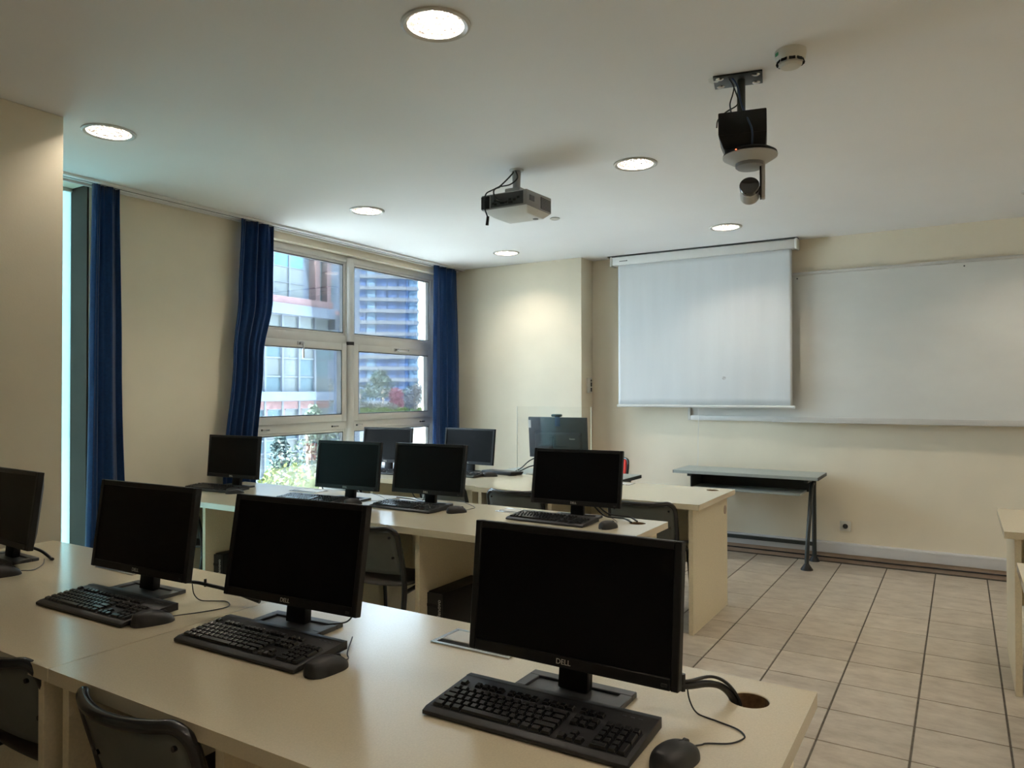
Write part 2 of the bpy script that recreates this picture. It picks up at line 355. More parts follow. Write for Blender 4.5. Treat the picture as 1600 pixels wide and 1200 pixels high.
curtain('narrow navy curtain beside the frosted strip window and the cream column', [(2.648, 2.44, 2.60), (1.6, 2.425, 2.615), (.03, 2.405, 2.66)], 2, .034, 1)
curtain('navy curtain drawn to the side of the big window nearest the camera', [(2.648, 3.49, 3.80), (2.1, 3.465, 3.79), (1.65, 3.42, 3.70), (.8, 3.335, 3.63), (.03, 3.32, 3.64)], 3, .045, 2)
curtain('navy curtain at the far end of the big window next to the corner', [(2.648, 5.80, 6.18), (1.6, 5.785, 6.225), (.03, 5.77, 6.262)], 3, .042, 3)

# ------------------------------------------------------------------ ceiling lights
def downlight():
    t = thing('ceiling_downlight', 'x', 'ceiling light')
    B().lathe([(LR-.006, .004), (LR-.004, -.004), (.112, -.010), (.121, -.006), (.122, 0), (LR-.001, .0)], closed=True, n=40).build('trim_ring', M['ring'], t, smooth=.8)
    B().lathe([(LR-.006, .004), (.094, .045), (.078, .085), (.050, .112), (.0, .118)], n=40, cap=False).build('reflector', M['refl'], t, smooth=1)
    for s in (-1, 1): B().cyl((-.040, s*.022, .078), (.040, s*.022, .078), .012, n=12).build('lamp_tube', M['lamp'], t, smooth=.8)
    return t
DLAB = {(-1.545, 2.02): 'large round downlight at the top of the picture nearest the camera', (-3.55, 2.02): 'round downlight nearest the cream column',
 (-3.55, 3.85): 'round downlight between the large window and the projector', (-1.545, 3.85): 'round downlight between the projector and the ceiling camera',
 (-1.545, 5.70): 'round downlight in front of the pull-down screen', (-3.55, 5.70): 'smallest round downlight by the far corner pier'}
d0 = None
for p in lights:
    if d0 is None: d0 = o = downlight()
    else: o = copy_tree(d0)
    place(o, (p[0], p[1], ZC), 0, DLAB.get(p, 'round downlight added out of view to brighten the aisle and camera side'), 'recessed downlights' if p in DLAB else 'added downlights out of view')

# ------------------------------------------------------------------ desks
ZD = .747
def desk(x0, x1, y0, y1, label, group, cap=False):
    w, d = x1-x0, y1-y0
    t = thing('computer_desk', label, 'desk', (x0, y0, 0), 0, group)
    B().slab_holes(0, w, 0, d, ZD-.032, ZD, [(w-.115, d-.115, .040)]).build('tabletop', M['desk'], t, bevel=.0015, seg=1)
    for a in (.040, w-.066): B().box(a, a+.026, .012, d-.05, 0, ZD-.032).build('side_panel', M['deskedge'], t, bevel=.001, seg=1)
    B().box(.565, .591, .03, d-.14, 0, ZD-.032).build('divider_panel', M['deskedge'], t, bevel=.001, seg=1)
    B().box(.066, .565, d-.16, d-.142, .27, ZD-.032).build('modesty_panel', M['deskedge'], t)
    B().box(.591, w-.066, d-.16, d-.142, .27, ZD-.032).build('modesty_panel', M['deskedge'], t)
    g = B().lathe([(.0395, ZD-.002), (.0395, ZD-.05), (.0, ZD-.05)], (w-.115, d-.115, 0), 28, cap=False)
    g.build('cable_hole', M['raw'], t, smooth=.6)
    f = B()
    for a in ((.648, .884, .605, .616), (.648, .884, .715, .726), (.648, .659, .616, .715), (.873, .884, .616, .715)): f.box(*a, ZD-.002, ZD+.0035)
    f = f.build('cable_box', M['chrome'], t, bevel=.001, seg=1, label='aluminium cable flap frame')
    B().box(.661, .871, .642, .714, ZD-.001, ZD+.0028).build('flap', M['base'] if False else M['alu'], f, bevel=.0008, seg=1)
    B().box(.660, .872, .617, .641, ZD-.002, ZD+.0006).build('slot', M['hole'], f)
    if cap: B().cyl((w-.0405, d-.105, .625), (w-.038, d-.105, .625), .028, n=20).build('panel_cap', M['skirt'], t, smooth=.6)
    return t
GA = 'cream computer desks in rows'
desk(-3.365, -1.8165, .895, 1.68, 'cream computer desk in the front row beside the cream column', GA)
desk(-1.8135, -.265, .895, 1.68, 'cream computer desk nearest the camera with the largest monitor', GA)
desk(-4.385, -2.786, 2.71, 3.49, 'cream computer desk in the middle row under the big window', GA)
desk(-2.785, -1.235, 2.71, 3.49, 'cream computer desk in the middle row ending at the aisle', GA)
desk(-4.37, -2.821, 4.135, 4.915, 'cream computer desk in the back row against the window', GA)
desk(-2.82, -1.265, 4.09, 4.87, 'cream computer desk in the back row with its end panel in the aisle', GA, True)
desk(.165, 1.715, 4.04, 4.82, 'cream computer desk across the aisle with a pale side panel', GA)
desk(.175, 1.725, 2.55, 3.33, 'cream desk corner at the very edge of the picture across the aisle', GA)

# ------------------------------------------------------------------ monitors
MW, MH = .487, .285
dell = text_mesh('logo', 'DELL', .0155, M['silver'])
def monitor(tilt):
    t = thing('monitor', 'x', 'monitor')
    f = B(); s, tp, bt = .0165, .0165, .024
    f.box(-MW/2, -MW/2+s, 0, .022, 0, MH).box(MW/2-s, MW/2, 0, .022, 0, MH).box(-MW/2+s, MW/2-s, 0, .022, 0, bt).box(-MW/2+s, MW/2-s, 0, .022, MH-tp, MH)
    bz = f.build('bezel', M['plastic'], t, bevel=.0018, seg=1); bz.location = (0, 0, .066); bz.rotation_euler = (-tilt, 0, 0)
    B().box(-MW/2+s, MW/2-s, .004, .012, bt, MH-tp).build('screen', M['screen'], bz)
    B().hexa([(-MW/2+.004, .022, .004), (MW/2-.004, .022, .004), (MW/2-.06, .052, .05), (-MW/2+.06, .052, .05)], [(-MW/2+.004, .022, MH-.004), (MW/2-.004, .022, MH-.004), (MW/2-.06, .052, MH-.05), (-MW/2+.06, .052, MH-.05)]).build('back_shell', M['screengrey'], bz, bevel=.004)
    lg = link('logo', dell, bz); lg.location = (-.004, -.0004, bt*.5); lg.rotation_euler = (math.pi/2, 0, 0)
    B().box(MW/2-.035, MW/2-.022, -.001, .004, .006, .013).build('power_button', M['plastic2'], bz, bevel=.001, seg=1)
    B().hexa([(-.036, .034, .008), (.036, .034, .008), (.036, .062, .008), (-.036, .062, .008)], [(-.031, .050, .19), (.031, .050, .19), (.031, .078, .19), (-.031, .078, .19)]).build('neck', M['plastic'], t, bevel=.005)
    b = B()   # base plate with a sunken tray
    x, y0, y1, i = .123, -.024, .092, .026
    b.box(-x, x, y0, y0+i, 0, .012).box(-x, x, y1-i, y1, 0, .012).box(-x, -x+i, y0+i, y1-i, 0, .012).box(x-i, x, y0+i, y1-i, 0, .012)
    bs = b.build('base', M['base'], t, bevel=.0015, seg=1)
    B().box(-x+i, x-i, y0+i, y1-i, .0005, .006).build('base_tray', M['base'], bs)
    return t
mons = {}
def mon(px, x, y, rz, label, tilt=.12):
    k = round(tilt, 2)
    o = copy_tree(mons[k]) if k in mons else monitor(tilt)
    mons.setdefault(k, o)
    return place(o, (x, y, ZD), rz, label, 'black monitors on the desks')
R = math.radians
m1 = mon(1, -.707, 1.363, 0, 'largest black monitor nearest the camera by the brown cable hole', .105)
m3 = mon(2, -1.562, 1.375, R(3.1), 'black monitor in the front row, second from the aisle end', .165)
m2 = mon(3, -2.237, 1.364, R(2), 'black monitor in the front row overlapping the narrow curtain', .13)
m0 = mon(4, -3.135, 1.365, R(-3), 'black monitor cut off by the picture edge in front of the column', .13)
mon(5, -4.187, 3.221, R(2.7), 'small black monitor in the middle row against the cream wall', .075)
mon(6, -3.117, 3.193, R(2.3), 'black monitor in the middle row in front of the bright lower window pane', .12)
mr2c = mon(7, -2.570, 3.268, R(2.6), 'black monitor in the middle row in front of the far curtain', .14)
mr2d = mon(8, -1.675, 3.335, R(4.5), 'black monitor at the aisle end of the middle row', .18)
mon(9, -4.027, 4.585, R(4.9), 'grey-looking monitor in the back row standing before the window mullion', .12)
mon(10, -3.360, 4.800, R(-1.5), 'dark monitor in the back row below the far curtain', .12)

# ------------------------------------------------------------------ keyboards
U = .0178
kcache = {}
def keymesh(w, h=1):
    if (w, h) not in kcache:
        a, b = w*U/2-.0011, h*U/2-.0011
        kcache[(w, h)] = B().hexa([(-a, -b, 0), (a, -b, 0), (a, b, 0), (-a, b, 0)], [(-a+.0026, -b+.0018, .0065), (a-.0026, -b+.0018, .0065), (a-.0026, b-.0030, .0075), (-a+.0026, b-.0030, .0075)]).mesh('key', M['key'], bevel=.0006, seg=1)
    return kcache[(w, h)]
def layout():
    K = []; x0 = -.2065
    def row(r, ws, x=0):
        for w in ws:
            if w > 0: K.append((x0+(x+w/2)*U, r, w, 1))
            x += abs(w)
    row(0, [1.25, 1, 1, 1, 1, 1, 1, 1.25, 1.25, 1.25] if False else [1.25, 1.25, -.5 if False else 5.5, 1.25, 1.25, 1.25, 1.25][:0] or [1.5, 1, 1.25, 6.25, 1.25, 1.25, 1.25, 1.25])
    row(1, [1.25]+[1]*11+[2.75]); row(2, [1.75]+[1]*11+[2.25]); row(3, [1.5]+[1]*12+[1.5]); row(4, [1]*13+[2])
    row(5.45, [1, -1, 1, 1, 1, 1, -.5, 1, 1, 1, 1, -.5, 1, 1, 1, 1])
    nx = 15.6
    for i in range(3):
        for r in (3, 4, 5.45): K.append((x0+(nx+i+.5)*U, r, 1, 1))
        K.append((x0+(nx+i+.5)*U, 0, 1, 1))
    K.append((x0+(nx+1.5)*U, 1, 1, 1)); px = 19.2
    for r in range(5):
        for i in range(4):
            if r == 0 and i == 0: K.append((x0+(px+1)*U, 0, 2, 1))
            elif r == 0 and i == 1: pass
            elif i == 3 and r in (0, 2): K.append((x0+(px+3.5)*U, r+.5, 1, 2))
            elif i == 3 and r in (1, 3): pass
            else: K.append((x0+(px+i+.5)*U, r, 1, 1))
    return K
LAY = layout()
def ky(r): return -.0665+r*U
def kz(y): return .0145+(y+.09)*.075
def keyboard(single):
    t = thing('keyboard', 'x', 'keyboard')
    pts = [(-.0925, .002), (-.0925, .0095), (-.080, .0145), (.064, .0262), (.0655, .0275), (.082, .0265), (.082, .006)]
    b = B(); w = .2175
    b.prism([(p[0], p[1]) for p in pts], -w, w, 'yz')
    b.build('body', M['plastic2'], t, bevel=.003, seg=2)
    B().hexa([(-.209, -.077, .012), (.209, -.077, .012), (.209, .045, .012), (-.209, .045, .012)], [(-.209, -.077, kz(-.077)-.0002), (.209, -.077, kz(-.077)-.0002), (.209, .045, kz(.045)-.0002), (-.209, .045, kz(.045)-.0002)]).build('key_well', M['plastic'], t)
    if single:
        for x, r, w, h in LAY:
            k = link('key', keymesh(w, h), t); k.location = (x, ky(r), kz(ky(r))); k.rotation_euler = (.075, 0, 0)
    else:
        a = B()
        for x, r, w, h in LAY:
            me = keymesh(w, h); y = ky(r); z = kz(y); a.add([(x+v.co.x, y+v.co.y, z+v.co.z+v.co.y*.075) for v in me.vertices], [tuple(p.vertices) for p in me.polygons])
        a.build('key_field', M['key'], t)['kind'] = 'stuff'
    for i in range(3): B().box(.150+i*.016, .158+i*.016, .052, .0545, .024, .0262).build('indicator', M['silver'] if False else M['base'], t)
    return t
kA = keyboard(True); kB = keyboard(False)
def kb(src, x, y, rz, label): return place(src, (x, y, ZD), rz, label, 'black keyboards on the desks')
kb(kA, -.703, 1.252, R(.8), 'black keyboard in front of the largest monitor')
kb(copy_tree(kA), -1.516, 1.255, R(1.0), 'black keyboard in the front row beside the desk seam')
kb(copy_tree(kA), -2.172, 1.238, R(1.0), 'black keyboard below the monitor that overlaps the narrow curtain')
kb(kB, -3.16, 1.265, R(-6), 'black keyboard cut off at the picture edge on the front row desk')
kb(copy_tree(kB), -4.185, 3.10, R(4), 'black keyboard by the cream wall overhanging the middle row desk')
kb(copy_tree(kB), -3.28, 3.078, R(3), 'black keyboard with window glare below the middle row window monitor')
kb(copy_tree(kB), -2.600, 3.158, R(-2), 'black keyboard with pale glare on the middle row desk by the mouse')
kb(copy_tree(kB), -1.735, 3.215, R(-2), 'black keyboard at the aisle end of the middle row desk')
kb(copy_tree(kB), -3.95, 4.42, R(3), 'black keyboard in the back row in front of the window monitor')
kb(copy_tree(kB), -3.30, 4.60, R(-4), 'black keyboard in the back row below the far curtain')

# ------------------------------------------------------------------ mice
def mouse():
    t = thing('mouse', 'x', 'mouse')
    def fn(u, v):
        y = -.056+.112*u; q = min(1, abs(y)/.0565); w = .0315*(1-q**3.2)**.5*(1-.10*(y/.056)); h = .037*max(0, 1-((y+.012)/.071)**2)**.6
        if u in (0, 1): w = .006; h = .006
        a = math.pi*v; c = math.cos(a); return (w*(abs(c)**.75)*(1 if c > 0 else -1), y, max(.0, h*math.sin(a)**.8))
    b = B().grid(fn, 18, 16); n = len(b.v)
    b.f.append(tuple(i*17 for i in range(19))+tuple(i*17+16 for i in range(18, -1, -1)))
    b.build('shell', M['plastic2'], t, smooth=1)
    B().cyl((-.0035, .030, .0235), (.0035, .030, .0235), .0085, n=14).build('scroll_wheel', M['rubber'], t, smooth=.7)
    B().tube([(0, y, .037*max(0, 1-((y+.012)/.071)**2)**.6+.0001) for y in (.010, .020, .030, .040, .048)], .0006, 5).build('button_seam', M['hole'], t)
    return t
mo0 = mouse()
mlist = [(-.425, 1.236, R(-14), 'black mouse nearest the camera with its lead looping on the desk'), (-1.250, 1.222, R(-8), 'black mouse beside the front row keyboard at the desk seam monitor'),
 (-1.922, 1.222, R(-25), 'black mouse by the desk seam below the narrow curtain monitor'), (-2.865, 1.262, R(-20), 'black mouse cut off by the picture edge near the column'),
 (-3.93, 3.05, R(-40), 'black mouse by the keyboard against the cream wall'), (-2.965, 3.10, R(-20), 'black mouse half hidden beside the keyboard with window glare'), (-2.290, 3.175, R(-35), 'black mouse in the middle row in front of the far curtain monitor'), (-1.418, 3.185, R(-15), 'black mouse at the aisle end of the middle row desk'),
 (-3.045, 4.655, R(-50), 'black mouse on the back row desk beside the far keyboard')]
mice = []
for i, (x, y, rz, lb) in enumerate(mlist):
    mice.append(place(mo0 if i == 0 else copy_tree(mo0), (x, y, ZD), rz, lb, 'black mice on the desks'))
def lead(owner, pts, r=.0016, name='lead', m='rubber', k=6):
    bpy.context.view_layer.update()
    inv = owner.matrix_world.inverted(); return B().tube([inv @ p for p in spline(pts, k)], r, 6).build(name, M[m], owner, smooth=1.5)
z = ZD+.0022
lead(mice[0], [(-.413, 1.288, ZD+.010), (-.405, 1.318, z), (-.398, 1.328, z), (-.363, 1.349, z), (-.347, 1.377, z), (-.348, 1.396, z), (-.368, 1.415, z), (-.409, 1.428, z), (-.451, 1.442, z), (-.470, 1.452, ZD+.02), (-.475, 1.45, ZD+.05)])
lead(mice[2], [(-1.905, 1.270, ZD+.010), (-1.894, 1.346, z), (-1.871, 1.404, z), (-1.878, 1.44, z), (-1.923, 1.462, z), (-1.957, 1.446, z), (-2.000, 1.429, z), (-2.02, 1.42, ZD+.02), (-2.018, 1.412, ZD+.055)])
lead(mice[1], [(-1.243, 1.275, ZD+.010), (-1.262, 1.305, z), (-1.291, 1.331, z), (-1.34, 1.40, ZD+.012)])
lead(mice[3], [(-2.85, 1.315, ZD+.010), (-2.86, 1.36, z), (-2.92, 1.42, z), (-3.01, 1.47, z)])
lead(mice[6], [(-2.26, 3.225, ZD+.010), (-2.29, 3.30, z), (-2.302, 3.364, z), (-2.40, 3.42, ZD+.01), (-2.478, 3.45, ZD+.02)])
lead(mice[7], [(-1.405, 3.238, ZD+.010), (-1.43, 3.30, z), (-1.452, 3.36, z), (-1.50, 3.40, ZD+.01)])
lead(mice[5], [(-2.945, 3.155, ZD+.010), (-2.93, 3.28, z), (-2.907, 3.31, z), (-2.99, 3.37, ZD+.01), (-3.08, 3.36, ZD+.03)])
# monitor cables
lead(m1, [(-.520, 1.425, ZD+.058), (-.478, 1.440, ZD+.052), (-.445, 1.490, ZD+.046), (-.425, 1.528, ZD+.030), (-.410, 1.548, ZD+.004), (-.402, 1.555, ZD-.03)], .0075, 'cable_bundle')
lead(m1, [(-.500, 1.432, ZD+.064), (-.470, 1.443, ZD+.062), (-.440, 1.494, ZD+.060), (-.418, 1.530, ZD+.040), (-.400, 1.552, ZD+.006), (-.392, 1.560, ZD-.03)], .0035, 'video_cable')
lead(m1, [(-.4795, 1.438, ZD+.042), (-.4795, 1.438, ZD+.076)], .006, 'cable_tie')
lead(m2, [(-2.06, 1.425, ZD+.052), (-2.01, 1.430, ZD+.054), (-1.962, 1.438, ZD+.050), (-1.90, 1.452, ZD+.042), (-1.78, 1.47, ZD+.02)], .006, 'cable_bundle')
lead(m2, [(-1.985, 1.434, ZD+.045), (-1.985, 1.434, ZD+.068)], .004, 'cable_tie')
lead(m3, [(-1.66, 1.45, ZD+.07), (-1.655, 1.47, ZD+.03), (-1.62, 1.455, ZD+.015), (-1.565, 1.44, ZD+.016)], .0022, 'video_cable')
lead(m3, [(-1.46, 1.43, ZD+.016), (-1.40, 1.44, ZD+.03), (-1.37, 1.44, ZD+.06)], .0022, 'power_cable')
lead(m0, [(-3.07, 1.44, ZD+.05), (-3.035, 1.47, ZD+.03), (-3.00, 1.485, ZD+.006), (-2.96, 1.475, ZD+.006)], .006, 'cable_bundle')
lead(mr2d, [(-1.58, 3.42, ZD+.06), (-1.534, 3.44, ZD+.022), (-1.46, 3.43, ZD+.018), (-1.41, 3.43, ZD+.016), (-1.36, 3.40, ZD+.004)], .0045, 'power_cable')
lead(mr2d, [(-1.60, 3.41, ZD+.06), (-1.54, 3.41, ZD+.015), (-1.46, 3.39, ZD+.014), (-1.42, 3.385, ZD+.014), (-1.375, 3.36, ZD+.004)], .0045, 'video_cable')
lead(mr2c, [(-2.93, 3.44, z), (-2.82, 3.43, z), (-2.74, 3.41, z), (-2.68, 3.38, ZD+.01), (-2.65, 3.36, ZD+.05)], .003, 'video_cable')
lead(mr2c, [(-2.73, 3.34, ZD+.06), (-2.72, 3.37, ZD+.02), (-2.64, 3.39, ZD+.014), (-2.58, 3.38, ZD+.014)], .003, 'power_cable')

# ------------------------------------------------------------------ chairs
def chair():
    t = thing('stacking_chair', 'x', 'chair')
    hw = .195
    def back(s):    # rear leg and back upright, bending into the bowed top rail
        return [(s*hw, -.30, 0), (s*hw, -.235, .22), (s*hw, -.200, .42), (s*hw, -.215, .55), (s*hw, -.245, .66), (s*(hw-.006), -.262, .715), (s*(hw-.035), -.278, .741)]
    top = [(s*x, -.280-.042*(1-(x/.16)**2), .743-.004*(1-(x/.16)**2)) for s, xs in ((-1, (.12, .06)), (1, (0, .06, .12))) for x in xs]
    B().tube(spline(back(-1)+top+back(1)[::-1], 6), .0135, 10).build('back_frame', M['metalblack'], t, smooth=1.2)
    def panel(off):
        def fn(u, v):
            x = (u*2-1)*.188; z = .515+.212*v; bow = 1-(x/.19)**2
            if v > .8: x *= 1-.10*((v-.8)/.2)**2
            return (x, -.205-(z-.515)*.30-.038*bow*(.4+.6*v)+off, z)
        return fn
    a = B().grid(panel(0), 12, 8)
    o = a.build('backrest', M['chairback'], t, smooth=1.2); s = o.modifiers.new('thickness', 'SOLIDIFY'); s.thickness = .010; s.offset = 0
    for sx in (-1, 1):
        for zz in (.60, .70): B().cyl((sx*.160, -.205-(zz-.515)*.30-.020, zz), (sx*.160, -.205-(zz-.515)*.30+.004, zz), .006, n=10).build('bolt', M['metalblack'], t, smooth=.7)
    def seat(u, v):
        x = (u*2-1)*.195; y = -.19+.40*v; return (x*(1-.06*(1-v)), y, .448+.012*(abs(x)/.195)**2-.018*max(0, (v-.8)/.2)**2+.008*max(0, (.15-v)/.15))
    o = B().grid(seat, 10, 10).build('seat', M['chairseat'], t, smooth=1.2); s = o.modifiers.new('thickness', 'SOLIDIFY'); s.thickness = .012; s.offset = -1
    for sx in (-1, 1):
        B().tube(spline([(sx*.195, -.205, .425), (sx*.185, -.05, .430), (sx*.180, .10, .428), (sx*.183, .165, .40), (sx*.190, .185, .33), (sx*.205, .225, 0)], 5), .0105, 10).build('front_leg', M['metalblack'], t, smooth=1.2)
        B().cyl((sx*.205, .225, 0), (sx*.204, .222, .03), .0135, n=12).build('foot_cap', M['rubber'], t, smooth=.7)
        B().cyl((sx*hw, -.30, 0), (sx*hw, -.292, .03), .0145, n=12).build('foot_cap', M['rubber'], t, smooth=.7)
    B().cyl((-.18, .06, .418), (.18, .06, .418), .009, n=10).build('cross_bar', M['metalblack'], t, smooth=.7)
    return t
c0 = chair(); first = True
for x, y, rz, lb in [(-1.462, .850, 0, 'grey-green backed tubular chair nearest the camera at the front row desk'), (-2.07, .865, R(2), 'tubular chair cut off by the picture edge at the front row desk'),
  (-2.46, 2.61, R(6), 'tubular chair at the middle row with its brown seat in view'), (-4.065, 2.68, R(0), 'tubular chair at the middle row half hidden near the narrow curtain'),
  (-1.590, 4.02, R(8), 'tubular chair at the aisle end of the back row beside the end panel'), (-2.48, 4.045, R(5), 'tubular chair at the back row behind the gap between two middle row monitors'),
  (-3.09, 4.07, R(0), 'tubular chair at the back row hidden behind the middle row monitors'), (-4.07, 4.07, R(0), 'tubular chair at the back row below the window')]:
    o = c0 if first else copy_tree(c0); first = False
    dx, dy = .30*-math.sin(rz), .30*math.cos(rz)
    place(o, (x+dx, y+dy, 0), rz, lb, 'black tubular stacking chairs')

# ------------------------------------------------------------------ computer towers
lv = text_mesh('logo', 'lenovo', .030, M['silver'])
def tower():
    t = thing('computer_tower', 'x', 'computer')
    B().box(-.055, .055, -.18, .18, .012, .43).build('case', M['plastic'], t, bevel=.004)
    f = B().box(-.053, .053, -.192, -.179, .016, .426).build('front_panel', M['plastic2'], t, bevel=.003)
    for i in range(7): B().box(-.038, .02, -.1945, -.1915, .06+i*.022, .068+i*.022).build('vent_slat', M['plastic'], f)
    B().box(-.042, .026, -.1945, -.1915, .36, .375).build('disc_drive', M['plastic'], f, bevel=.001, seg=1)
    lg = link('logo', lv, f); lg.location = (.040, -.1925, .36); lg.rotation_euler = (math.pi/2, -math.pi/2, 0)
    for s in (-1, 1): B().box(s*.045-.008, s*.045+.008, -.16, .16, 0, .013).build('foot', M['rubber'], t)
    return t
t0 = tower()
place(t0, (-2.150, 2.99, 0), R(-3), 'black computer tower under the middle row desk beside the divider panel', 'computer towers under the desks')
place(copy_tree(t0), (-3.79, 2.99, 0), R(2), 'black computer tower under the middle row desk nearest the window', 'computer towers under the desks')
place(copy_tree(t0), (-1.60, 4.42, 0), R(2), 'black computer tower under the back row desk near its end panel', 'computer towers under the desks')

# ------------------------------------------------------------------ grey tables
def grey_table():
    t = thing('grey_table', 'x', 'table'); w, d, h = 1.15, .42, .725
    B().box(0, w, 0, d, h-.026, h).build('tabletop', M['tabletop'], t, bevel=.002, seg=1)
    for a, b in ((-.003, .001), (w-.001, w+.003)): B().box(a, b, .001, d-.001, h-.026, h-.001).build('edge_band', M['rubber'], t)
    B().box(.14, w-.10, d-.10, d-.085, h-.155, h-.026).build('back_panel', M['steel'], t)
    B().box(.14, w-.135, .03, d-.085, h-.155, h-.138).build('tray', M['tabletop'], t, bevel=.002, seg=1, label='grey-green under-shelf')
    B().box(.14, .148, .03, d-.085, h-.14, h-.026).build('tray_side', M['steel'], t)
    for x in (.125, w-.09):
        l = B().cyl((x, d-.035, .045), (x, d-.035, h-.026), .0175, n=14).build('back_leg', M['steel'], t, smooth=.7)
        B().lathe([(.042, 0), (.042, .006), (.018, .042), (.0, .046)], (x, d-.035, 0), 20).build('foot', M['rubber'], l, smooth=.7)
        l = B().tube(spline([(x, .035, .04), (x, .05, .12), (x, .13, .32), (x, .215, .50), (x, .27, .62), (x, .33, .64)], 4), .0165, 12).build('front_leg', M['steel'], t, smooth=1.2)
        B().lathe([(.046, 0), (.046, .006), (.018, .048), (.0, .052)], (x, .035, 0), 20).build('foot', M['rubber'], l, smooth=.7)
        B().box(x-.014, x+.014, .03, d-.03, h-.05, h-.026).build('top_bracket', M['steel'], t, bevel=.003)
    B().box(.125, w-.09, d-.05, d-.022, .125, .155).build('lower_bar', M['steel'], t, bevel=.003)
    return t
g0 = place(grey_table(), (-2.09, 6.035, 0), 0, 'small grey-green table against the front wall under the whiteboard')
place(copy_tree(g0), (-3.33, 5.115, 0), 0, 'grey-green teacher table behind the back row carrying the clear shield')

# ------------------------------------------------------------------ teacher's corner
s = thing('acrylic_shield', 'clear acrylic shield panel standing in front of the teacher monitor', 'shield', (-2.77, 5.15, .725))
B().box(-.335, .335, -.002, .002, .004, .545).build('clear_panel', M['acrylic'], s)
e = B().box(.331, .336, -.0025, .0025, .004, .545).box(-.336, -.333, -.0025, .0025, .004, .545); e.build('panel_edge', M['acrylicedge'], s)
for x in (-.2, .2): B().box(x-.02, x+.02, -.05, .05, 0, .005).build('foot', M['acrylicedge'], s)
a = thing('teacher_monitor', 'dark monitor turned away with its back and a webcam behind the clear shield', 'monitor', (-2.82, 5.33, .725), R(3))
p = B().box(-.262, .262, 0, .022, 0, .335).build('back_shell', M['screengrey'], a, bevel=.004); p.location = (0, 0, .12); p.rotation_euler = (R(5), 0, 0)
B().hexa([(-.19, -.030, .02), (.21, -.030, .02), (.22, .002, .01), (-.20, .002, .01)], [(-.19, -.030, .20), (.21, -.030, .20), (.22, .002, .215), (-.20, .002, .215)]).build('rear_bulge', M['screengrey'], p, bevel=.005)
B().box(-.256, .256, .021, .024, .01, .325).build('screen', M['screen'], p)
lg = link('logo', text_mesh('logo', 'lenovo', .018, M['silver']), p); lg.location = (.145, -.0305, .165); lg.rotation_euler = (math.pi/2, 0, 0)
B().box(-.261, -.238, -.0015, .001, .245, .31).build('sticker', M['white'], p)
B().hexa([(-.062, -.060, .0), (-.022, -.060, .0), (-.022, -.035, 0), (-.062, -.035, 0)], [(-.062, -.055, .30), (-.022, -.055, .30), (-.022, -.020, .30), (-.062, -.020, .30)]).build('neck', M['plastic2'], a, bevel=.004)
B().box(-.16, .10, -.09, .10, 0, .010).build('base', M['plastic2'], a, bevel=.003)
wc = B().box(-.045, .045, -.012, .018, .340, .362).build('webcam', M['plastic'], p, bevel=.008, seg=3)
B().box(-.015, .030, -.004, .001, .262, .342).build('webcam_clip', M['blue'], wc, bevel=.002)
lead(a, [(-2.95, 5.29, .87), (-3.03, 5.22, .82), (-3.08, 5.18, .765), (-3.13, 5.15, .732)], .005, 'power_cable')
lead(a, [(-2.93, 5.29, .80), (-3.02, 5.21, .775), (-3.08, 5.17, .742), (-3.12, 5.15, .731)], .005, 'video_cable')
s = thing('flat_device', 'flat black device lying on the back row desk behind the mouse', 'device', (-3.02, 4.835, ZD+.0), R(-6))
B().hexa([(-.20, -.055, 0), (.10, -.055, 0), (.12, .055, 0), (-.20, .055, 0)], [(-.20, -.055, .026), (.09, -.055, .026), (.14, .055, .026), (-.20, .055, .026)]).build('body', M['plastic'], s, bevel=.006)
B().box(-.19, .08, -.048, .046, .0255, .0275).build('lid', M['base'], s, bevel=.001, seg=1)
r = thing('red_chair', 'red backed chair mostly hidden behind the teacher table', 'chair', (-2.745, 5.80, 0), R(168))
def rb(u, v):
    x = (u*2-1)*.21*(1-.12*max(0, (v-.7)/.3)**2); z = .48+.31*v; return (x, -.19-(z-.5)*.22-.03*(1-(x/.22)**2), z)
o = B().grid(rb, 10, 10).build('backrest', M['red'], r, smooth=1.2); q = o.modifiers.new('t', 'SOLIDIFY'); q.thickness = .02
B().tube(spline([(-.215, -.16, .42), (-.218, -.19, .52), (-.212, -.25, .74), (-.17, -.275, .798), (0, -.30, .803), (.17, -.275, .798), (.212, -.25, .74), (.218, -.19, .52), (.215, -.16, .42)], 6), .012, 8).build('back_frame', M['metalblack'], r, smooth=1.2)
B().box(-.21, .21, -.20, .22, .43, .475).build('seat', M['red'], r, bevel=.015, seg=3)
for sx in (-1, 1):
    for y0, y1 in ((-.17, -.23), (.18, .22)): B().cyl((sx*.195, y0, .43), (sx*.205, y1, 0), .011, n=10).build('leg', M['metalblack'], r, smooth=.7)

# ------------------------------------------------------------------ front wall: screen, whiteboard, socket
M['smudge'] = mat('grey_smudge', (.50, .50, .50), .9, var=.3, scale=60)
ps = thing('projection_screen', 'pulled-down grey-white projection screen hanging on the front wall', 'projection screen', (0, 0, 0))
hz = B().box(-2.80, -1.155, 6.375, 6.47, 2.575, 2.652).build('housing', M['white'], ps, bevel=.006)
B().box(-1.160, -1.140, 6.368, 6.475, 2.568, 2.656).build('end_cap', M['offwhite'], hz, bevel=.004); B().box(-2.815, -2.795, 6.368, 6.475, 2.568, 2.656).build('end_cap', M['offwhite'], hz, bevel=.004)
B().box(-2.84, -1.14, 6.37, 6.46, 2.652, ZC).build('ceiling_bracket', M['steel'], hz)
for i in range(7): B().box(-2.720+i*.0115, -2.7115+i*.0115, 6.3735, 6.376, 2.606, 2.613+.003*(i == 6)).build('brand_mark', M['hole'], hz)
